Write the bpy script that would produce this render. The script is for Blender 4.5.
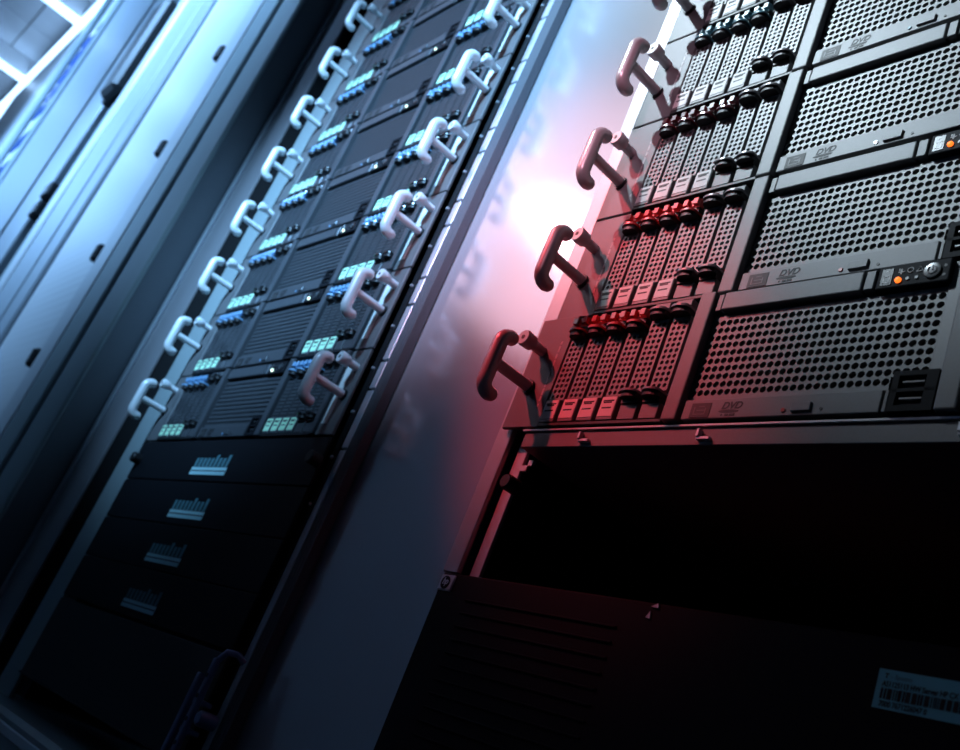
import bpy, bmesh, math, random
from mathutils import Vector, Matrix

random.seed(7)
for o in list(bpy.data.objects):
    bpy.data.objects.remove(o, do_unlink=True)
SC = bpy.context.scene
COL = SC.collection
ZB = 0.42                                   # height of the lowest 2U server above the floor


def W(x, y, z):
    """rack millimetres (x right, y into the rack, z above lowest server) -> world metres"""
    return Vector((x / 1000.0, y / 1000.0, z / 1000.0 + ZB))


# ------------------------------------------------------------------ camera
RX = Vector((0.6283, 0.6888, 0.3617)).normalized()
FW = Vector((-0.7755, 0.5169, 0.3625))
FW = (FW - FW.dot(RX) * RX).normalized()
UP = RX.cross(FW).normalized()
cam_data = bpy.data.cameras.new('camera')
cam = bpy.data.objects.new('camera', cam_data)
COL.objects.link(cam)
m = Matrix.Identity(4)
for i in range(3):
    m[i][0], m[i][1], m[i][2] = RX[i], UP[i], -FW[i]
m.translation = W(520.3, -388.9, -223.4)
cam.matrix_world = m
cam_data.sensor_width = 36.0
cam_data.lens = 1009.6 / 960.0 * 36.0
cam_data.clip_start = 0.01
cam_data.dof.use_dof = True
cam_data.dof.focus_distance = 0.58
cam_data.dof.aperture_fstop = 13.0
SC.camera = cam

# ------------------------------------------------------------------ world, lights, exposure
world = bpy.data.worlds.new('world')
SC.world = world
world.use_nodes = True
bg = world.node_tree.nodes['Background']
bg.inputs[0].default_value = (0.10, 0.22, 0.55, 1)
bg.inputs[1].default_value = 0.02
SC.view_settings.view_transform = 'Standard'
SC.view_settings.look = 'None'
SC.view_settings.gamma = 1.0
SC.view_settings.exposure = 0.0
SC.view_settings.use_curve_mapping = False


def spot(name, loc, target, watts, color, angle, blend=1.0, radius=0.05):
    d = bpy.data.lights.new(name, 'SPOT')
    d.energy = watts
    d.color = color
    d.spot_size = math.radians(angle)
    d.spot_blend = blend
    d.shadow_soft_size = radius
    o = bpy.data.objects.new(name, d)
    COL.objects.link(o)
    a, b = W(*loc), W(*target)
    o.location = a
    o.rotation_euler = (b - a).to_track_quat('-Z', 'Y').to_euler()
    return o


spot('red_fill_spot', (-620, -800, 900), (20, 0, 78), 74, (1.0, 0.07, 0.09), 13.5, 1.0, 0.02)  # added unseen lamp that tints the lower right servers red
spot('pale_aisle_spot', (-1180, -840, 1170), (-60, 20, 370), 18, (1.0, 0.70, 0.84), 22, 1.0, 0.46)
spot('lamp_aisle_spot', (-1180, -800, 1010), (-60, 20, 240), 3.0, (1.0, 0.80, 0.84), 14, 1.0, 0.05)
spot('cool_aisle_spot', (-700, -1050, 1350), (90, 0, 490), 210, (0.70, 0.88, 1.0), 25, 1.0, 0.03)
spot('rose_fill_spot', (350, -1300, 700), (-110, 20, 235), 95, (1.0, 0.48, 0.66), 14, 1.0, 0.05)  # added fill from the camera side, pinks the panel and right handles
spot('blue_fill_spot', (60, -1350, 1050), (-450, 0, 410), 480, (0.28, 0.60, 1.0), 31, 1.0, 0.03)  # added unseen lamp that brightens the left rack's handles
spot('end_fill_spot', (-2100, -1500, 2100), (-1700, 0, 1100), 560, (0.27, 0.56, 1.0), 50, 1.0, 0.15)  # added unseen lamp that brightens the nearer cabinets of the row
spot('far_fill_spot', (-4300, -1600, 1500), (-3500, 0, 1500), 480, (0.25, 0.54, 1.0), 90, 1.0, 0.15)  # added unseen lamp that brightens the cabinets at the far end


# ------------------------------------------------------------------ materials
def mat(name, col, rough=0.5, metal=0.0, emit=None, estr=1.0, noise=0.0, nscale=60.0, bump=0.0, bscale=400.0, coat=0.0, spec=0.5):
    mt = bpy.data.materials.new(name)
    mt.use_nodes = True
    nt = mt.node_tree
    b = nt.nodes['Principled BSDF']
    b.inputs['Base Color'].default_value = (*col, 1)
    b.inputs['Roughness'].default_value = rough
    b.inputs['Metallic'].default_value = metal
    b.inputs['Specular IOR Level'].default_value = spec
    if coat:
        b.inputs['Coat Weight'].default_value = coat
        b.inputs['Coat Roughness'].default_value = 0.15
    if emit:
        b.inputs['Emission Color'].default_value = (*emit, 1)
        b.inputs['Emission Strength'].default_value = estr
    tc = None
    if noise or bump:
        tc = nt.nodes.new('ShaderNodeTexCoord')
    if noise:
        n = nt.nodes.new('ShaderNodeTexNoise')
        n.inputs['Scale'].default_value = nscale
        n.inputs['Detail'].default_value = 4
        nt.links.new(tc.outputs['Object'], n.inputs['Vector'])
        mx = nt.nodes.new('ShaderNodeMix')
        mx.data_type = 'RGBA'
        mx.inputs[6].default_value = (*[c * (1 - noise) for c in col], 1)
        mx.inputs[7].default_value = (*[min(1, c * (1 + noise)) for c in col], 1)
        nt.links.new(n.outputs['Fac'], mx.inputs[0])
        nt.links.new(mx.outputs[2], b.inputs['Base Color'])
    if bump:
        n2 = nt.nodes.new('ShaderNodeTexNoise')
        n2.inputs['Scale'].default_value = bscale
        n2.inputs['Detail'].default_value = 2
        nt.links.new(tc.outputs['Object'], n2.inputs['Vector'])
        bp = nt.nodes.new('ShaderNodeBump')
        bp.inputs['Strength'].default_value = bump
        bp.inputs['Distance'].default_value = 0.0006
        nt.links.new(n2.outputs['Fac'], bp.inputs['Height'])
        nt.links.new(bp.outputs['Normal'], b.inputs['Normal'])
    return mt


def perforated_mat(name, col, scale):
    """sheet metal with fine punched dots, too small to build one by one"""
    mt = mat(name, col, 0.3, 0.1)
    nt = mt.node_tree
    b = nt.nodes['Principled BSDF']
    tc = nt.nodes.new('ShaderNodeTexCoord')
    v = nt.nodes.new('ShaderNodeTexVoronoi')
    v.inputs['Scale'].default_value = scale
    v.inputs['Randomness'].default_value = 0.0
    nt.links.new(tc.outputs['Object'], v.inputs['Vector'])
    r = nt.nodes.new('ShaderNodeValToRGB')
    r.color_ramp.elements[0].position = 0.28
    r.color_ramp.elements[0].color = (*[c * 0.25 for c in col], 1)
    r.color_ramp.elements[1].position = 0.36
    r.color_ramp.elements[1].color = (*col, 1)
    nt.links.new(v.outputs['Distance'], r.inputs['Fac'])
    nt.links.new(r.outputs['Color'], b.inputs['Base Color'])
    bp = nt.nodes.new('ShaderNodeBump')
    bp.inputs['Strength'].default_value = 0.4
    bp.inputs['Distance'].default_value = 0.002
    nt.links.new(v.outputs['Distance'], bp.inputs['Height'])
    nt.links.new(bp.outputs['Normal'], b.inputs['Normal'])
    return mt


M = dict(
    metal=mat('server_grey_metal', (0.17, 0.17, 0.175), 0.5, 0.1, noise=0.10, nscale=700, bump=0.12, bscale=2500),
    ear=mat('ear_grey_metal', (0.13, 0.13, 0.135), 0.5, 0.1, noise=0.10, nscale=500, bump=0.10, bscale=2500),
    mesh=mat('grille_grey_metal', (0.17, 0.17, 0.175), 0.48, 0.15, noise=0.08, nscale=700),
    dark=mat('dark_chassis', (0.012, 0.012, 0.014), 0.7, 0.0, noise=0.2, nscale=80),
    black=mat('black_plastic', (0.010, 0.010, 0.012), 0.5, 0.0),
    gloss=mat('black_gloss_plastic', (0.02, 0.02, 0.022), 0.25, 0.0),
    slate=mat('dark_slate_bezel', (0.008, 0.009, 0.012), 0.6, 0.0, noise=0.1, nscale=300, spec=0.12),
    handle=mat('handle_grey_paint', (0.50, 0.47, 0.48), 0.34, 0.25, noise=0.06, nscale=300),
    silver=mat('handle_silver_paint', (0.86, 0.88, 0.90), 0.32, 0.1, noise=0.05, nscale=300),
    label=mat('paper_label', (0.86, 0.84, 0.82), 0.6),
    strip=mat('paper_strip', (0.80, 0.82, 0.80), 0.6),
    mint=mat('mint_label', (0.60, 0.95, 0.64), 0.55),
    printing=mat('black_print', (0.012, 0.012, 0.014), 0.6),
    latch=mat('red_latch', (0.62, 0.05, 0.05), 0.28, 0.0, coat=0.4),
    cool_lit_latch=mat('latch_in_cool_light', (0.10, 0.22, 0.27), 0.28, 0.0, coat=0.4),  # red latch recoloured as it looks in cool light
    dim_lit_latch=mat('latch_in_dim_light', (0.16, 0.03, 0.04), 0.28, 0.0, coat=0.4),  # red latch darkened, weak light put into its colour
    blue_lit_latch=mat('latch_in_blue_light', (0.20, 0.38, 0.60), 0.28, 0.0, coat=0.4),  # bluish light on the left latches put into their colour
    shaded_metal=mat('server_metal_in_shade', (0.07, 0.075, 0.085), 0.4, 0.3, noise=0.1, nscale=500),  # server metal darkened for the left fronts that little light reaches
    lid=mat('grey_latch', (0.26, 0.24, 0.25), 0.32, 0.1),
    panel=mat('baffle_panel_paint', (0.62, 0.60, 0.63), 0.14, 0.5, noise=0.04, nscale=1200, bump=0.04, bscale=2200, spec=0.5),
    flange=mat('flange_metal', (0.50, 0.50, 0.52), 0.35, 0.5, noise=0.05, nscale=400),
    rail=mat('rail_zinc', (0.62, 0.62, 0.66), 0.38, 0.5, noise=0.06, nscale=300),
    rubber=mat('brush_gasket', (0.11, 0.11, 0.125), 0.8, 0.0, noise=0.3, nscale=900),
    frame=mat('cabinet_frame_paint', (0.30, 0.36, 0.37), 0.45, 0.1, noise=0.05, nscale=200),
    framedark=mat('cabinet_side_paint', (0.13, 0.15, 0.17), 0.4, 0.1, noise=0.06, nscale=200),
    white=mat('white_cabinet_paint', (0.78, 0.80, 0.82), 0.35, 0.1),
    pale=mat('pale_cabinet_paint', (0.42, 0.46, 0.50), 0.4, 0.1, noise=0.05, nscale=100),
    door=perforated_mat('perforated_door', (0.90, 0.91, 0.92), 55),
    tile=mat('ceiling_tile', (0.75, 0.78, 0.82), 0.8, noise=0.12, nscale=4),
    concrete=mat('raised_floor_tile', (0.10, 0.10, 0.11), 0.6, noise=0.2, nscale=8),
    lamp=mat('fluorescent_tube', (0.9, 0.95, 1.0), 0.4, emit=(0.36, 0.62, 1.0), estr=4.0),
    amber=mat('amber_led', (1.0, 0.35, 0.05), 0.4, emit=(1.0, 0.17, 0.02), estr=1.7),
    white_led=mat('pale_green_led', (0.8, 1.0, 0.8), 0.4, emit=(0.75, 1.0, 0.75), estr=2.5),
    dimled=mat('unlit_led', (0.32, 0.30, 0.30), 0.3),
    icon=mat('icon_print', (0.42, 0.40, 0.41), 0.5),
    tag=mat('asset_tag_paper', (0.25, 0.80, 0.88), 0.6, noise=0.05, nscale=300),
    bluetag=mat('pale_blue_tag', (0.50, 0.82, 0.86), 0.6),
    tealprint=mat('teal_print', (0.10, 0.26, 0.30), 0.6),
    window=mat('dark_blue_window', (0.03, 0.10, 0.35), 0.2),
    cable=mat('blue_grey_arm', (0.20, 0.24, 0.42), 0.35, 0.4),
)


# ------------------------------------------------------------------ mesh helpers (millimetres)
class MB:
    def __init__(self):
        self.bm = bmesh.new()

    def box(self, x0, x1, y0, y1, z0, z1, bev=0.0, seg=1):
        r = bmesh.ops.create_cube(self.bm, size=1.0)
        vs = r['verts']
        for v in vs:
            v.co = Vector(((x0 + x1) / 2 + v.co.x * (x1 - x0), (y0 + y1) / 2 + v.co.y * (y1 - y0), (z0 + z1) / 2 + v.co.z * (z1 - z0)))
        if bev:
            es = list({e for v in vs for e in v.link_edges})
            bmesh.ops.bevel(self.bm, geom=es, offset=bev, segments=seg, affect='EDGES', profile=0.5)
        return self

    def prism(self, pts, axis, a, b):
        """polygon pts in the two other axes extruded along axis from a to b"""
        def co(p, t):
            return {'x': (t, p[0], p[1]), 'y': (p[0], t, p[1]), 'z': (p[0], p[1], t)}[axis]
        v0 = [self.bm.verts.new(co(p, a)) for p in pts]
        v1 = [self.bm.verts.new(co(p, b)) for p in pts]
        n = len(pts)
        self.bm.faces.new(v0)
        self.bm.faces.new(v1[::-1])
        for i in range(n):
            self.bm.faces.new((v0[i], v1[i], v1[(i + 1) % n], v0[(i + 1) % n]))
        return self

    def tube(self, pts, rad, n=12, caps=True):
        pts = [Vector(p) for p in pts]
        rads = rad if isinstance(rad, (list, tuple)) else [rad] * len(pts)
        rings = []
        t0 = (pts[1] - pts[0]).normalized()
        ref = Vector((1, 0, 0)) if abs(t0.x) < 0.8 else Vector((0, 0, 1))
        u = t0.cross(ref).normalized()
        for i, p in enumerate(pts):
            t = (pts[min(i + 1, len(pts) - 1)] - pts[max(i - 1, 0)]).normalized()
            u = (u - u.dot(t) * t).normalized()
            w = t.cross(u)
            rings.append([self.bm.verts.new(p + rads[i] * (math.cos(2 * math.pi * k / n) * u + math.sin(2 * math.pi * k / n) * w)) for k in range(n)])
        for a, b in zip(rings, rings[1:]):
            for k in range(n):
                self.bm.faces.new((a[k], a[(k + 1) % n], b[(k + 1) % n], b[k]))
        if caps:
            self.bm.faces.new(rings[0][::-1])
            self.bm.faces.new(rings[-1])
        return self

    def perforate(self, x0, px, nx, z0, pz, nz, r, y0, y1, seg=12, skip=None, stag=0.0):
        """plate of nx by nz cells, each with a round hole punched through from y0 (front) to y1"""
        q = seg // 4
        for j in range(nz):
            for i in range(nx):
                if skip and skip(i, j):
                    continue
                ax, az = x0 + i * px, z0 + j * pz
                cx, cz = ax + px / 2, az + pz / 2
                outer = []
                cs = [(ax + px, az), (ax + px, az + pz), (ax, az + pz), (ax, az)]
                for c in range(4):
                    p, s = cs[c], cs[(c + 1) % 4]
                    for k in range(q):
                        f = k / q
                        outer.append((p[0] + (s[0] - p[0]) * f, p[1] + (s[1] - p[1]) * f))
                inner = []
                for k in range(seg):
                    a = -math.pi / 4 + 2 * math.pi * k / seg
                    inner.append((cx + r * math.cos(a), cz + r * math.sin(a)))
                vo = [self.bm.verts.new((p[0], y0, p[1])) for p in outer]
                vi = [self.bm.verts.new((p[0], y0, p[1])) for p in inner]
                vb = [self.bm.verts.new((p[0], y1, p[1])) for p in inner]
                for k in range(seg):
                    n = (k + 1) % seg
                    self.bm.faces.new((vo[k], vo[n], vi[n], vi[k]))
                    self.bm.faces.new((vi[k], vi[n], vb[n], vb[k]))
        return self

    def mirror_x(self, c):
        for v in self.bm.verts:
            v.co.x = 2 * c - v.co.x
        bmesh.ops.reverse_faces(self.bm, faces=self.bm.faces[:])
        return self

    def build(self, name, material, parent=None, smooth=False, fix=True, origin=None):
        if fix:
            bmesh.ops.recalc_face_normals(self.bm, faces=self.bm.faces[:])
        for v in self.bm.verts:
            v.co = v.co / 1000.0
        me = bpy.data.meshes.new(name)
        self.bm.to_mesh(me)
        self.bm.free()
        me.materials.append(material)
        if smooth:
            me.polygons.foreach_set('use_smooth', [True] * len(me.polygons))
            try:
                me.set_sharp_from_angle(angle=math.radians(40))
            except Exception:
                pass
        o = bpy.data.objects.new(name, me)
        COL.objects.link(o)
        if parent:
            o.parent = parent
        return o


def half_disc(x0, x1, y_back, depth, n=8):
    cx, rx = (x0 + x1) / 2, (x1 - x0) / 2
    pts = [(x0, y_back)]
    for k in range(n + 1):
        a = math.pi - math.pi * k / n
        pts.append((cx + rx * math.cos(a), y_back - depth * 0.62 - depth * 0.38 * math.sin(a)))
    pts.append((x1, y_back))
    return pts


def text_mesh(txt, size, material, name, parent, loc, shear=0.0, bold=False, xscale=1.0, vertical=False):
    """flat lettering standing in the rack's front plane; loc = local mm of its lower left corner"""
    cu = bpy.data.curves.new(name, 'FONT')
    cu.body = txt
    cu.size = size / 1000.0
    cu.shear = shear
    cu.extrude = 0.00005
    if bold:
        cu.offset = size / 1000.0 * 0.025
    tmp = bpy.data.objects.new(name + '_curve', cu)
    COL.objects.link(tmp)
    bpy.context.view_layer.update()
    me = bpy.data.meshes.new_from_object(tmp.evaluated_get(bpy.context.evaluated_depsgraph_get()))
    bpy.data.objects.remove(tmp, do_unlink=True)
    me.transform(Matrix.Scale(xscale, 4, (1, 0, 0)))
    if vertical:
        me.transform(Matrix.Rotation(math.radians(90), 4, 'Z'))
    me.transform(Matrix.Rotation(math.radians(90), 4, 'X'))
    me.name = name
    me.materials.clear()
    me.materials.append(material)
    o = bpy.data.objects.new(name, me)
    COL.objects.link(o)
    o.parent = parent
    o.location = Vector(loc) / 1000.0
    return o


def thing(name, loc, label, cat, group=None, kind=None):
    o = bpy.data.objects.new(name, None)
    COL.objects.link(o)
    o.empty_display_size = 0.05
    o.location = W(*loc)
    tag(o, label, cat, group, kind)
    return o


def tag(o, label=None, cat=None, group=None, kind=None):
    if label: o['label'] = label
    if cat: o['category'] = cat
    if group: o['group'] = group
    if kind: o['kind'] = kind
    return o


def copy_tree(o, parent=None, swap=None):
    c = o.copy()
    if swap and o.type == 'MESH' and o.data.materials and o.data.materials[0] in swap:
        key = (o.data.name, id(swap))
        if key not in SWAPPED:
            me = o.data.copy()
            me.materials[0] = swap[o.data.materials[0]]
            SWAPPED[key] = me
        c.data = SWAPPED[key]
    COL.objects.link(c)
    c.parent = parent
    for ch in list(o.children):
        copy_tree(ch, c, swap)
    return c


SWAPPED = {}

# ------------------------------------------------------------------ room shell
FLOOR = -ZB * 1000
tag(MB().box(-9500, 2500, -2600, 1200, FLOOR - 60, FLOOR).build('floor', M['concrete']), kind='structure').location.z = ZB
ceil = tag(MB().box(-9500, 2500, -2600, 1200, 2660, 2700).build('ceiling', M['framedark']), kind='structure')
ceil.location.z = ZB
tile_bm = MB().box(4, 596, 4, 596, 2640, 2662, 3)
tile0 = tile_bm.build('ceiling_tile', M['tile'], ceil)
first = True
for ix in range(9):
    for iy in range(6):
        t = tile0 if first else tile0.copy()
        if not first:
            COL.objects.link(t)
            t.parent = ceil
        first = False
        t.location = ((-9000 + ix * 600) / 1000.0, (-2600 + iy * 600) / 1000.0, 0)
tag(MB().box(-9560, -9500, -2600, 1200, FLOOR, 2660).build('wall_left', M['framedark']), kind='structure').location.z = ZB
tag(MB().box(-9500, 2500, 1200, 1260, FLOOR, 2660).build('wall_back', M['framedark']), kind='structure').location.z = ZB
tag(MB().box(-9500, 2500, -2660, -2600, FLOOR, 2660).build('wall_front', M['framedark']), kind='structure').location.z = ZB


def ceiling_lamp(x, label):
    root = thing('ceiling_lamp', (x, -900, 2520), label, 'lamp', 'fluorescent lamps across the aisle')
    MB().box(-9, 9, -840, 850, 0, 120, 4).build('lamp_housing', M['white'], root)
    MB().box(-32, 32, -850, 860, -26, 0, 8).build('tube', M['lamp'], root)
    return root


for x, lb in ((-4760, 'long glowing ceiling lamp crossing the aisle, nearer of the two in view'),
              (-5800, 'long glowing ceiling lamp crossing the aisle, farther of the two in view')):
    ceiling_lamp(x, lb)


# ------------------------------------------------------------------ server prototype
def build_drive(parent, dx, blank):
    d = bpy.data.objects.new('drive', None)
    COL.objects.link(d)
    d.empty_display_size = 0.01
    d.parent = parent
    d.location = (dx / 1000.0, 0, 0)
    key = 'blank' if blank else 'disk'
    if key in DRV:
        for src in DRV[key].children:
            c = src.copy()
            COL.objects.link(c)
            c.parent = d
        return d
    MB().box(0.3, 14.1, 4.5, 12.5, 3, 85.5).build('carrier', M['dark'], d)
    if not blank:
        b = MB().perforate(1.0, 4.13, 3, 21.5, 4.05, 11, 1.5, 0.5, 3.0, 8)
        b.box(0.2, 1.0, 0.5, 5, 20.5, 67)
        b.box(13.39, 14.2, 0.5, 5, 20.5, 67)
        b.box(1.0, 13.39, 0.5, 5, 20.3, 21.5)
        b.box(1.0, 13.39, 0.5, 5, 66.05, 68)
        b.build('grille', M['mesh'], d)
        MB().box(0.2, 14.2, -1.5, 5, 3.2, 20.0, 0.5).build('front_plate', M['metal'], d)
        MB().box(1.2, 13.2, -1.75, -1.5, 5.8, 19.3).build('paper_label', M['label'], d)
        b = MB()
        for zz, x0, x1 in ((16.6, 2.6, 11.6), (15.4, 3.2, 10.2), (11.6, 3.0, 10.8)):
            b.box(x0, x1, -1.85, -1.75, zz - 0.5, zz + 0.5)
        b.build('label_print', M['printing'], d)
        # lower lip and upper notched catch of the release latch
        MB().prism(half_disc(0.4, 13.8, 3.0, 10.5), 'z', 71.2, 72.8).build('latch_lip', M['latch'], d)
        MB().prism(half_disc(1.0, 13.2, 3.0, 9.2), 'z', 67.8, 71.2).build('latch_shade', M['black'], d)  # black block painted as the shade beneath the lip
        b = MB()
        b.box(0.8, 13.4, -2.0, 3, 77.2, 83.8, 0.8)
        b.box(0.8, 5.0, -4.6, -1.5, 77.6, 82.6, 0.3)
        b.box(9.2, 13.4, -4.6, -1.5, 77.6, 82.6, 0.3)
        b.build('latch_catch', M['latch'], d)
        MB().box(0.8, 13.4, -1.0, 4, 72.6, 77.0).build('latch_recess', M['black'], d)
    else:
        b = MB().perforate(1.0, 4.13, 3, 24.5, 4.05, 12, 1.5, 0.5, 3.0, 8)
        b.box(0.2, 1.0, 0.5, 5, 23, 75)
        b.box(13.39, 14.2, 0.5, 5, 23, 75)
        b.box(1.0, 13.39, 0.5, 5, 23, 24.5)
        b.box(1.0, 13.39, 0.5, 5, 73.1, 75)
        b.build('grille', M['mesh'], d)
        MB().box(0.2, 14.2, -1.0, 5, 3.2, 14.0, 0.5).build('front_plate', M['metal'], d)
        MB().prism(half_disc(0.0, 14.4, 3.0, 11.0), 'z', 19.8, 21.2).build('lower_hook', M['lid'], d)
        MB().prism(half_disc(0.6, 13.8, 3.0, 9.6), 'z', 16.6, 19.8).build('hook_shade', M['black'], d)  # black stands for shade below the hook
        MB().box(0.8, 13.6, -2, 4, 14.0, 17.6).build('latch_recess', M['black'], d)
        MB().prism(half_disc(0.0, 14.4, 3.0, 10.5), 'z', 78.6, 80.2).build('upper_lid', M['lid'], d)
        MB().prism(half_disc(0.6, 13.8, 3.0, 9.2), 'z', 75.4, 78.6).build('lid_shade', M['black'], d)  # black stands for shade below the lid
        MB().box(0.6, 13.8, -2.0, 4, 80.0, 86.0, 0.6).build('lid_plate', M['metal'], d)
    DRV[key] = d
    return d


DRV = {}
SWD = 456.0
HX, HZ = 12.5, 32.0            # handle post position on the ear
PX, PZ = 12.0, 60.5            # retaining peg


def build_server(name):
    root = bpy.data.objects.new(name, None)
    COL.objects.link(root)
    root.empty_display_size = 0.05
    MB().box(36, 424, 13, 520, 1.0, 87.4).build('chassis', M['dark'], root)
    for side in (0, 1):
        def fl(b):
            return b.mirror_x(SWD / 2) if side else b
        e = fl(MB().box(0, 36 if not side else 31.5, 0, 3.2, 0.7, 88.1, 0.6)).build('ear', M['ear'], root)
        b = MB()
        zz = 16
        for ln in (2.4, 0, 3.5, 5, 2, 6, 3, 7, 4, 5.2, 2.4):
            if ln:
                b.box(27.6, 29.2, -0.15, 0.2, zz, zz + ln)
            zz += ln + 1.1
        if side:
            fl(MB().box(18, 28, -0.3, 0.2, 12, 74)).build('paper_strip', M['strip'], e)
            b.bm.free()
        else:
            b.build('ear_print', M['icon'], e)
        # handle: one stout post carrying a bar whose two ends curl back towards the server
        h = bpy.data.objects.new('handle', None)
        COL.objects.link(h)
        h.parent = root
        h.empty_display_size = 0.02
        xc = 445.5 if side else HX
        MB().tube([(xc, 0.5, HZ), (xc, -35.5, HZ)], 4.0, 14).build('post', M['handle'], h, True)
        MB().tube([(xc, 0.2, HZ), (xc, -2.2, HZ)], 5.4, 14).build('collar', M['black'], h, True)
        pts = []
        zt, zb, yo = HZ + 21.5, HZ - 21.5, -36.5
        R_ = 7.0
        pts.append((xc, yo + 10.5, zb + 0.6))
        for k in range(7):
            a = math.pi / 2 * k / 6
            pts.append((xc, yo + R_ - R_ * math.sin(a), zb + R_ - R_ * math.cos(a)))
        for k in range(7):
            a = math.pi / 2 * k / 6
            pts.append((xc, yo + R_ - R_ * math.cos(a), zt - R_ + R_ * math.sin(a)))
        pts.append((xc, yo + 9.6, zt))
        pts.append((xc, yo + 11.4, zt))
        rr = [4.6] + [5.3] * (len(pts) - 3) + [4.9, 3.0]
        pts.insert(0, (xc, yo + 12.4, zb + 0.8))
        rr.insert(0, 3.0)
        MB().tube(pts, rr, 14).build('grip', M['handle'], h, True)
        # retaining peg with a thicker bored head
        px = 446.0 if side else PX
        pg = MB().tube([(px, 0.5, PZ), (px, -12, PZ)], 3.8, 14).build('peg', M['handle'], root, True)
        MB().tube([(px, -10, PZ), (px, -11.5, PZ), (px, -19, PZ), (px, -20.5, PZ)], [4.2, 5.6, 6.2, 5.4], 14).build('peg_head', M['handle'], pg, True)
        MB().tube([(px, -20.4, PZ), (px, -20.7, PZ)], 1.7, 10).build('peg_bore', M['black'], pg, True)
    # left drive cage, grille block, right drive cage
    for x0, pit in ((37.0, 17.2), (316.0, 16.6)):
        for i in range(6):
            build_drive(root, x0 + pit * i, i >= 4)
    MB().box(36.5, 142, -1.2, 12, 0.5, 3.0, 0.4).build('cage_sill', M['black'], root)
    MB().box(315, 418, -1.2, 12, 0.5, 3.0, 0.4).build('cage_sill', M['black'], root)
    MB().box(143.0, 154.0, -3.2, 12, 0.9, 88.0, 0.9, 2).build('divider', M['metal'], root)
    MB().box(303.0, 313.5, -3.2, 12, 0.9, 88.0, 0.9, 2).build('divider', M['metal'], root)
    MB().box(416.0, 424.0, -3.0, 12, 0.9, 88.0, 0.9, 2).build('divider', M['metal'], root)
    # perforated centre grille: 30 by 10 holes, lower right corner cut away by the port block
    b = MB().perforate(155.0, 4.651, 30, 17.6, 5.24, 10, 2.02, 2.0, 4.5, 12, skip=lambda i, j: i >= 26 and j == 0)
    b.box(154.4, 155.1, 2.0, 6, 15.6, 72)
    b.box(294.4, 303.2, 1.4, 8, 1.5, 87.0, 0.5)
    b.box(155, 294.5, 2.0, 6, 69.9, 72.6)
    b.box(155, 276, 2.0, 6, 15.4, 17.7)
    b.build('grille', M['mesh'], root)
    MB().box(154, 300, 11, 13, 1, 87).build('grille_backing', M['black'], root)
    t = MB().box(160.5, 249.0, -2.0, 9, 74.6, 86.6, 0.7, 2).build('top_bar', M['metal'], root)
    MB().box(155.4, 159.6, -1.0, 9, 74.6, 86.4, 0.5).build('bar_end', M['metal'], t)
    MB().box(250.2, 256.0, -1.6, 9, 74.6, 86.6, 0.6).build('bar_block', M['metal'], t)
    c = MB().box(257.4, 295.5, -2.0, 9, 73.4, 87.2, 0.8, 2).build('control_panel', M['slate'], root)
    MB().box(259.5, 266.0, -2.3, -1.6, 75.0, 85.5, 0.3).build('display', M['gloss'], c)
    b = MB()
    for (x0, x1, z0, z1) in ((261, 264.6, 76.4, 77.0), (261, 261.7, 76.4, 81), (264, 264.6, 76.4, 81), (261, 264.6, 80.4, 81.0), (262, 263.6, 83, 84)):
        b.box(x0, x1, -2.42, -2.25, z0, z1)
    b.build('display_print', M['dimled'], c)
    MB().tube([(269.4, -1.6, 77.4), (269.4, -3.0, 77.4), (269.4, -3.5, 77.4)], [1.75, 1.6, 0.9], 12).build('status_led', M['amber'], c, True)
    for x in (274.2, 279.0):
        MB().tube([(x, -1.6, 77.6), (x, -2.6, 77.6)], [1.2, 0.9], 10).build('small_led', M['dimled'], c, True)
    for k, x in enumerate((270.2, 275.0, 280.0)):
        b = MB()
        if k == 1:
            b.tube([(x + 1.5 * math.cos(a * .524), -2.15, 82.7 + 1.5 * math.sin(a * .524)) for a in range(13)], 0.3, 5)
        elif k == 0:
            b.box(x - 1.7, x + 1.7, -2.25, -2.0, 82.0, 82.6)
            b.box(x - 0.5, x + 0.3, -2.25, -2.0, 81.0, 84.2)
            b.box(x - 1.6, x - 0.9, -2.25, -2.0, 83.2, 84.4)
        else:
            b.tube([(x - 1.6, -2.15, 81.3), (x, -2.15, 84.3), (x + 1.6, -2.15, 81.3), (x - 1.6, -2.15, 81.3)], 0.3, 5)
        b.build('icon', M['icon'], c)
    MB().tube([(286.8, -1.6, 80.2), (286.8, -2.9, 80.2), (286.8, -3.0, 80.2)], [4.6, 4.4, 3.6], 20).build('power_button', M['gloss'], c, True)
    b = MB()
    b.tube([(286.8 + 2.2 * math.cos(a), -3.1, 80.2 + 2.2 * math.sin(a)) for a in [math.radians(125 + 290 * k / 16) for k in range(17)]], 0.35, 5)
    b.box(286.5, 287.1, -3.3, -2.9, 80.4, 83.2)
    b.build('power_symbol', M['icon'], c)
    b = MB()
    for z in (77.2, 82.6):
        b.tube([(292.8, -1.9, z), (292.8, -2.2, z)], 0.9, 8)
    b.build('pin_hole', M['black'], c)
    # optical drive strip
    o = MB().box(157.0, 276.0, -1.6, 9, 1.4, 13.8, 0.5, 2).build('optical_drive', M['metal'], root)
    MB().box(162.8, 176.2, -1.85, -1.5, 2.2, 11.2).build('square_sticker', M['printing'], o)
    b = MB()
    for (x0, x1, z0, z1) in ((165, 173, 4, 4.5), (165, 165.6, 4, 9), (167, 173.4, 6.4, 6.9), (168, 172, 8.8, 9.3), (172.6, 173.2, 4, 8)):
        b.box(x0, x1, -1.95, -1.8, z0, z1)
    b.build('sticker_print', M['ear'], o)
    text_mesh('DVD', 6.0, M['printing'], 'disc_lettering', o, (183.4, -1.75, 7.0), 0.25, True, 1.05)
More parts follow.
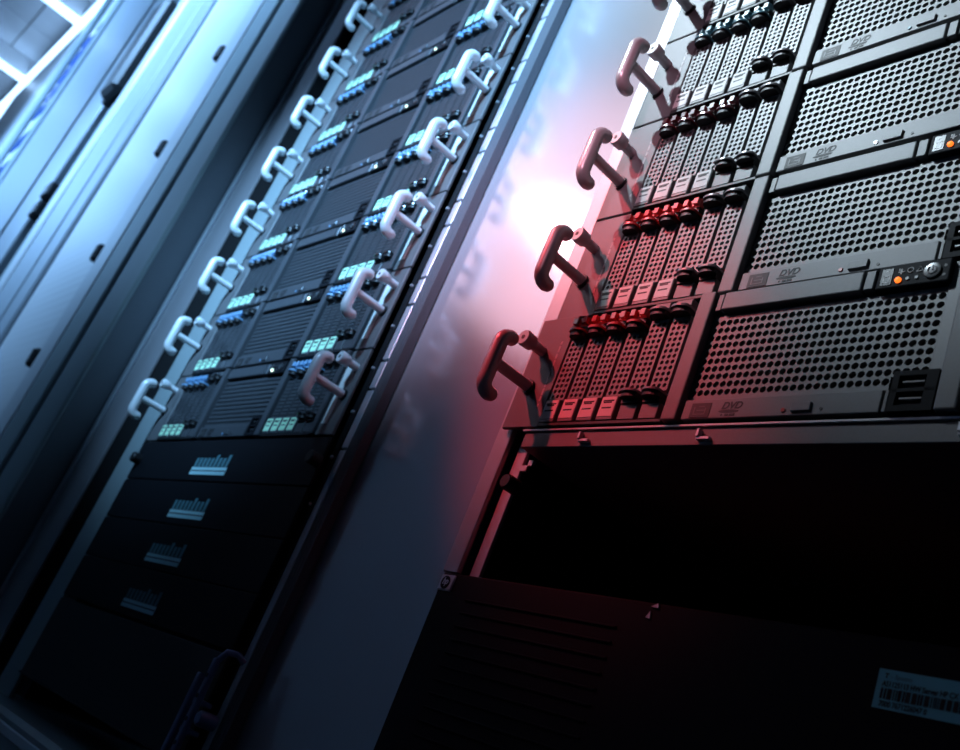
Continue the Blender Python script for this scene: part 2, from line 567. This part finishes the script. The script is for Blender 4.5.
    b = MB().prism([(188.8 + 6.6 * math.cos(a * math.pi / 12), 5.5 + 0.9 * math.sin(a * math.pi / 12)) for a in range(24)], 'y', -1.8, -1.65)
    for x0, x1 in ((184.4, 185.3), (187.0, 189.4), (190.0, 193.4)):
        b.box(x0, x1, -1.8, -1.65, 2.6, 3.9)
    b.build('disc_symbol', M['printing'], o)
    MB().box(228.0, 239.6, -3.0, -1, 3.2, 8.6, 0.5).build('eject_button', M['metal'], o)
    MB().tube([(223.4, -1.4, 4.6), (223.4, -2.2, 4.6)], [1.5, 1.2], 10).build('drive_led', M['latch'], o, True)
    MB().tube([(245.0, -1.4, 4.6), (245.0, -1.9, 4.6)], 0.9, 8).build('eject_hole', M['black'], o, True)
    MB().box(277.0, 279.2, -1.4, 9, 1.6, 13.8, 0.4).build('slim_catch', M['metal'], root)
    u = MB()
    u.box(280.0, 302.0, -2.4, 1, 1.2, 4.4)
    u.box(280.0, 302.0, -2.4, 1, 11.6, 13.4)
    u.box(280.0, 302.0, -2.4, 1, 20.4, 23.0)
    u.box(280.0, 283.2, -2.4, 1, 4.4, 20.4)
    u.box(296.4, 302.0, -2.4, 1, 4.4, 20.4)
    u = u.build('port_block', M['slate'], root)
    for z in (4.6, 13.6):
        MB().box(283.2, 296.4, 0.5, 8, z - 0.2, z + 6.9).build('port', M['black'], u)
        MB().box(284.6, 295.2, -1.2, 4, z + 3.6, z + 4.5).build('port_tongue', M['dimled'], u)
    return root


PT = 88.9
proto = build_server('rack_server')
right_labels = ['grey rack server with red-lit latches, lowest of the five in the right rack',
                'grey rack server, second from the bottom in the right rack',
                'grey rack server, third from the bottom in the right rack',
                'grey rack server, fourth from the bottom in the right rack',
                'grey rack server at the very top of the right rack, mostly cut off']
right_swap = [None, None, {M['latch']: M['dim_lit_latch']}, {M['latch']: M['cool_lit_latch']}, {M['latch']: M['cool_lit_latch']}]
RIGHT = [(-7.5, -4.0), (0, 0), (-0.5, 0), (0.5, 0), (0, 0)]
left_swap = {M['handle']: M['silver'], M['label']: M['mint'], M['latch']: M['blue_lit_latch'], M['amber']: M['white_led'],
             M['lid']: M['gloss'], M['metal']: M['shaded_metal'], M['mesh']: M['shaded_metal'], M['dimled']: M['shaded_metal'],
             M['icon']: M['shaded_metal']}
LX, LY, LZ = -672.0, 0.0, 2.0
LS = 0.945
ordinal = ['lowest', 'second', 'third', 'fourth', 'fifth', 'sixth', 'seventh', 'eighth', 'ninth']
for k in range(9):
    s = copy_tree(proto, None, left_swap)
    s.location = W(LX, LY, LZ + PT * k)
    s.scale = (LS, 1, 1)
    for ch in s.children:
        if ch.name.startswith(('handle', 'peg')):
            ch.location.z += 0.008
    if k == 0:
        lb = 'dimly lit server with silver handles and blue-lit latches, lowest of the left rack'
    else:
        lb = 'dimly lit server with silver handles, %s from the bottom in the left rack' % ordinal[k]
    tag(s, lb, 'server', 'servers stacked in the left rack')
for k in range(5):
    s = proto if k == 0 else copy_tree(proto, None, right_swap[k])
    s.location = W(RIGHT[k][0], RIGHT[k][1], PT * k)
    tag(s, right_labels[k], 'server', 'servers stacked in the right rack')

# ------------------------------------------------------------------ right rack
rk = thing('server_rack', (0, 0, FLOOR), 'open server rack on the right with a broad glossy side panel', 'rack')
H = 2000


def rb(*a, **k):          # box with z given from the server datum
    a = list(a)
    a[4] -= FLOOR
    a[5] -= FLOOR
    return MB().box(*a, **k)


PY = 20
rb(-219, -14, PY, PY + 2, FLOOR + 90, 1580).build('side_panel', M['panel'], rk)
rb(-16, -12.6, 5.2, PY - 0.2, FLOOR + 90, 1580).build('panel_lip', M['flange'], rk)
rb(-16, -0.8, 1.0, 5, -102.5, 1580, bev=0.5).build('flange', M['flange'], rk)
rb(3.5, 13.5, 8, 11, FLOOR + 90, 1580, bev=0.4).build('mounting_rail', M['rail'], rk)
rb(476, 500, 5, 11, FLOOR + 90, 1580, bev=0.4).build('mounting_rail', M['rail'], rk)
rb(0, 3.5, 12, 300, FLOOR + 90, 1580).build('rail_gap', M['black'], rk)
rb(-14, 500, 700, 703, FLOOR + 90, 1580).build('rear_panel', M['dark'], rk)
rb(-14, -12, 40, 700, FLOOR + 90, 1580).build('inner_side', M['dark'], rk)
rb(500, 503, 10, 700, FLOOR + 90, 1580).build('inner_side', M['dark'], rk)
rb(-188, 520, 30, 703, FLOOR, FLOOR + 90, bev=4).build('base_beam', M['framedark'], rk)
rb(-188, 520, 30, 703, 1580, 1620, bev=4).build('top_beam', M['framedark'], rk)
b = rb(13.5, 24, 7, 10, -26, -22)
b.box(20, 24, 7, 10, -26 - FLOOR, -18 - FLOOR)
b.build('rail_bracket', M['rail'], rk)
kb = MB().tube([(16, 8, -38 - FLOOR), (16, -1, -38 - FLOOR), (16, -3, -38 - FLOOR)], [5.5, 5.5, 4.4], 14).build('rail_knob', M['black'], rk, True)

sh = thing('rack_shelf', (0, 0, -14), 'dark steel shelf strip directly under the lowest right server', 'shelf')
MB().box(18, 462, -2.5, 420, 0.5, 11.5, 0.5).build('shelf_body', M['metal'], sh)
MB().box(16, 466, -4.0, 60, 11.6, 13.4, 0.4).build('shelf_lip', M['flange'], sh)
for x in (72, 164, 308):
    b = MB().box(x, x + 9, -5, -2.4, 3.0, 5.0, 0.3)
    b.box(x, x + 2, -6, -2.4, 4.5, 9.5, 0.3)
    b.build('clip', M['rail'], sh)

# ------------------------------------------------------------------ large server at the bottom of the right rack
bs = thing('storage_server', (0, 0, FLOOR + 95), 'large black server with louvred front and asset sticker, below the empty bay', 'server')
BZ = -(FLOOR + 95)


def bb(x0, x1, y0, y1, z0, z1, bev=0.0):
    return MB().box(x0, x1, y0, y1, z0 + BZ, z1 + BZ, bev)


bb(-12.2, 474, 0, 4.5, FLOOR + 97, -103.5, 1.0).build('bezel', M['slate'], bs)
bb(16, 460, 4.5, 600, FLOOR + 97, -105).build('chassis', M['dark'], bs)
for k in range(22):
    z = -119 - k * 8.4
    if z < -300:
        break
    o = bb(20, 148, -1.2, 0.4, z - 1.2, z, 0.3).build('louvre_slat', M['slate'], bs)
e = bb(-11.8, 3.0, -1.2, 0.2, -116.0, -105.2, 0.8).build('emblem', M['rail'], bs)
cx, cz = -4.9, -110.6
MB().tube([(cx, -0.9, cz + BZ), (cx, -1.5, cz + BZ)], 4.4, 20).build('emblem_disc', M['slate'], e, True)
text_mesh('hp', 6.2, M['rail'], 'emblem_letters', e, (cx - 2.8, -1.6, cz - 1.2 + BZ), 0.3, True, 0.9)
b = MB().prism([(167, -106 + BZ), (171, -103.8 + BZ), (172, -106.4 + BZ)], 'y', -1.0, 0.3)
b.prism([(165.4, -112 + BZ), (168.4, -112.4 + BZ), (167.4, -108.4 + BZ)], 'y', -1.0, 0.3)
b.build('release_mark', M['rail'], bs)
st = bb(294.5, 349, -0.35, 0.1, -133.2, -117.0).build('asset_sticker', M['tag'], bs)
z1 = -117.0 + BZ
text_mesh('T', 2.8, M['printing'], 'sticker_print', st, (297.4, -0.45, z1 - 3.6), 0, True)
text_mesh('- -Systems-', 2.6, M['tealprint'], 'sticker_print', st, (300.0, -0.45, z1 - 3.6), 0, False, 0.8)
text_mesh('AS1125113 HW Server HP CX', 3.1, M['printing'], 'sticker_print', st, (297.0, -0.45, z1 - 7.0), 0, True, 0.78)
text_mesh('7000 7671226047 0', 3.1, M['printing'], 'sticker_print', st, (297.2, -0.45, z1 - 15.2), 0, True, 0.80)
b = MB()
xx = 297.0
rr = random.Random(3)
while xx < 331:
    w = rr.choice((0.5, 0.9, 1.4, 2.0))
    b.box(xx, xx + w, -0.5, -0.38, z1 - 12.2, z1 - 7.8)
    xx += w + rr.choice((0.3, 0.4, 0.6))
b.build('barcode', M['printing'], st)

# ------------------------------------------------------------------ left rack
lk = thing('server_rack', (0, 0, FLOOR), 'open server rack in the middle of the picture with silver-handled servers', 'rack')
xr = LX + SWD * LS
rb(xr + 1, -232, 8, 19, FLOOR + 90, 1580).build('rail_gap', M['black'], lk)
rb(-231, -221.5, 9, 13, -330, -8, bev=0.5).build('rail_field', M['rail'], lk)
z = -6.0
k = 0
while z < 1200:                      # zinc rail pressed into long and short fields
    ln = 57.0 if k % 2 == 0 else 27.0
    rb(-231, -221.5, 9, 13, z, z + ln, bev=0.5).build('rail_field', M['rail'], lk)
    z += ln + 2.45
    k += 1
rb(-231.8, -221, 13, 19, FLOOR + 90, 1580).build('mounting_rail', M['ear'], lk)
for q in range(4):
    rb(-220.8 + q * 4.2, -217.1 + q * 4.2, 9, 19, FLOOR + 90, 1580, bev=0.6).build('gasket_ridge', M['rubber'], lk)
for q in range(16):                  # small screws down the dark gap
    z = -60 + q * 44.45
    MB().tube([(-236, 8.2, z - FLOOR), (-236, 6.0, z - FLOOR)], [1.8, 1.4], 8).build('rail_screw', M['rail'], lk, True)
rb(-737, LX - 6, 4, 8, FLOOR + 90, 1580, bev=0.5).build('mounting_rail', M['frame'], lk)
rb(-795, -737, 40, 44, FLOOR + 90, 1580).build('rail_gap', M['black'], lk)
rb(-886, -795, 0, 3, FLOOR + 90, 1580, bev=0.3).build('side_panel', M['panel'], lk)
rb(-886, -876, -5, 0, FLOOR + 90, 1580, bev=1.0).build('panel_seam', M['pale'], lk)
rb(-886, -222, 700, 703, FLOOR + 90, 1580).build('rear_panel', M['dark'], lk)
rb(-797, -795, 4, 700, FLOOR + 90, 1580).build('inner_side', M['dark'], lk)
rb(-226, -224, 24, 700, FLOOR + 90, 1580).build('inner_side', M['dark'], lk)
rb(-886, -221, -40, 690, FLOOR, -312, bev=5).build('base_beam', M['frame'], lk)
rb(-886, -222, 24, 690, 1580, 1620, bev=4).build('top_beam', M['framedark'], lk)
rb(-886, -221, -44, -40.5, -330, -321, bev=1).build('base_edge_highlight', M['white'], lk)  # white strip painted as a highlight along the beam's front edge

names4 = ['topmost', 'second from the top', 'third from the top', 'lowest']
for k in range(4):
    u = thing('blade_unit', (LX, LY, LZ - 1 - 48.5 * (k + 1)), 'slim dark rack unit with small paper tag, %s of the four' % names4[k], 'server', 'slim units below the left servers')
    MB().box(2, 434, 0, 3.5, 0.6, 47.9, 0.6).build('front_plate', M['slate'], u)
    MB().box(30, 420, 4, 400, 1, 47.4).build('chassis', M['dark'], u)
    t = MB().box(176, 260, -0.5, 0.1, 7.5, 16.0).build('paper_tag', M['bluetag'], u)
    MB().box(176, 260, -0.7, -0.45, 11.4, 12.4).build('tag_line', M['slate'], t)
    for q in range(9):
        MB().box(178 + q * 9.3, 183.6 + q * 9.3, -0.5, 0.1, 16.6, 26.5 + (3.5 if q in (5, 8) else 0)).build('tag_tooth', M['tealprint'], t)
    for x in ((14, 430) if k == 0 else ()):
        MB().tube([(x, 0.5, 24), (x, -9, 24), (x, -10.5, 24)], [6.5, 6.5, 5], 14).build('thumbscrew', M['black'], u, True)
bl = thing('blanking_plate', (LX, LY, -284), 'black blanking plate below the four slim rack units', 'plate')
MB().box(2, 434, 0, 3.5, 0, 88, 0.6).build('plate_face', M['dark'], bl)
MB().box(2, 434, -2.5, 0, 0, 1.8, 0.4).build('plate_edge', M['slate'], bl)

ca = thing('hinged_bracket', (-246, LY, -312), 'blue-grey hinged bracket low down beside the left rack rail', 'bracket')
for x, z0, z1 in ((2, 15, 96), (17, 10, 110)):
    MB().box(x, x + 6, -16, -11, z0, z1, 1).build('arm_bar', M['cable'], ca)
b = MB()
for z in (26, 44, 62, 80, 96):
    b.tube([(20, -15.8, z), (20, -16.4, z)], 1.8, 10)
b.build('arm_hole', M['black'], ca)
MB().tube([(20, -12, 110), (24, -10, 117), (31, -4, 118), (34, 2, 114)], 2.6, 10).build('arm_hook', M['cable'], ca, True)
MB().tube([(32, 1, 66), (32, -12, 66), (32, -14, 66)], [6, 6, 4.5], 14).build('arm_knob', M['cable'], ca, True)
for z in (30, 52, 74):
    MB().box(1, 24, -12, -2, z, z + 4, 0.8).build('arm_link', M['cable'], ca)

# ------------------------------------------------------------------ cabinets further along the row
FY = -52


def cb(x0, x1, y0, y1, z0, z1, bev=0.0):
    return MB().box(x0, x1, y0, y1, z0 - FLOOR, z1 - FLOOR, bev)


TOP = 2300
c1 = thing('equipment_cabinet', (0, 0, FLOOR), 'closed cabinet with pale perforated door and grooved grey post beside the left rack', 'cabinet')
cb(-1195, -890, FY + 14, 700, FLOOR, TOP).build('body', M['framedark'], c1)
cb(-892, -889, FY + 6, 10, FLOOR, TOP, 0.5).build('side_wall', M['framedark'], c1)
cb(-995, -890, FY, FY + 20, FLOOR, TOP, 3).build('door_post', M['frame'], c1)
cb(-1117, -1027, FY, FY + 20, FLOOR, TOP, 3).build('door_post', M['frame'], c1)
cb(-1027, -995, FY + 10, FY + 20, FLOOR, TOP).build('groove', M['framedark'], c1)
cb(-1196, -1119, FY - 2, FY + 20, FLOOR, TOP, 4).build('edge_trim', M['white'], c1)
cb(-1590, -1196, FY + 30, 700, FLOOR, TOP).build('body', M['framedark'], c1)
cb(-1590, -1236, FY + 8, FY + 28, FLOOR + 40, TOP - 20, 3).build('perforated_door', M['door'], c1)
for z in (120, 330, 560, 790, 1020):
    cb(-1232, -1212, FY - 6, FY + 30, z, z + 34, 4).build('door_latch', M['black'], c1)

c2 = thing('equipment_cabinet', (0, 0, FLOOR), 'closed pale cabinet behind the perforated door, second along the row', 'cabinet')
cb(-2480, -1592, FY + 34, 700, FLOOR, TOP).build('body', M['framedark'], c2)
cb(-1700, -1600, FY, FY + 24, FLOOR, TOP, 4).build('door_post', M['pale'], c2)
cb(-1905, -1725, FY, FY + 24, FLOOR, TOP, 4).build('door_post', M['pale'], c2)
cb(-1725, -1700, FY + 10, FY + 24, FLOOR, TOP).build('groove', M['framedark'], c2)
cb(-1990, -1910, FY - 4, FY + 30, FLOOR, TOP, 4).build('edge_trim', M['white'], c2)
cb(-2120, -1994, FY + 10, FY + 34, FLOOR, TOP, 4).build('door_frame', M['frame'], c2)
cb(-2470, -2190, FY, FY + 34, FLOOR, TOP, 4).build('door_leaf', M['pale'], c2)
for z in (640, 700, 1020, 1240):
    cb(-2186, -2130, FY - 8, FY + 34, z, z + 44, 5).build('door_latch', M['black'], c2)
cb(-2140, -2030, FY - 30, FY + 10, 1010, 1330, 12).build('black_handle', M['black'], c2)

c3 = thing('equipment_cabinet', (0, 0, FLOOR), 'closed pale blue cabinet with grey-green corner post, third along the row', 'cabinet')
cb(-3450, -2484, FY + 34, 700, FLOOR, TOP).build('body', M['framedark'], c3)
cb(-3300, -2520, FY, FY + 34, FLOOR, TOP, 4).build('door_leaf', M['pale'], c3)
cb(-3450, -3310, FY - 6, FY + 34, FLOOR, TOP, 5).build('door_post', M['frame'], c3)

c4 = thing('equipment_cabinet', (0, 0, FLOOR), 'white cabinet at the far end of the row with dark windows', 'cabinet')
cb(-5600, -3460, FY + 10, 700, FLOOR, TOP).build('body', M['white'], c4)
cb(-3990, -3830, FY - 6, FY + 10, FLOOR, TOP, 4).build('corner_post', M['frame'], c4)
for z in (1180, 1330, 1500, 1600, 1700, 1800, 1900):
    cb(-3760, -3560, FY + 2, FY + 14, z, z + 62, 4).build('window', M['window'], c4)

lb = thing('light_strip', (0, 0, 2480), 'continuous glowing light strip above the cabinets along the ceiling edge', 'lamp')
MB().box(-9200, -3300, -40, 120, 60, 130, 6).build('strip_housing', M['white'], lb)
MB().box(-9200, -3300, -45, 100, 0, 58, 10).build('strip_diffuser', M['lamp'], lb)
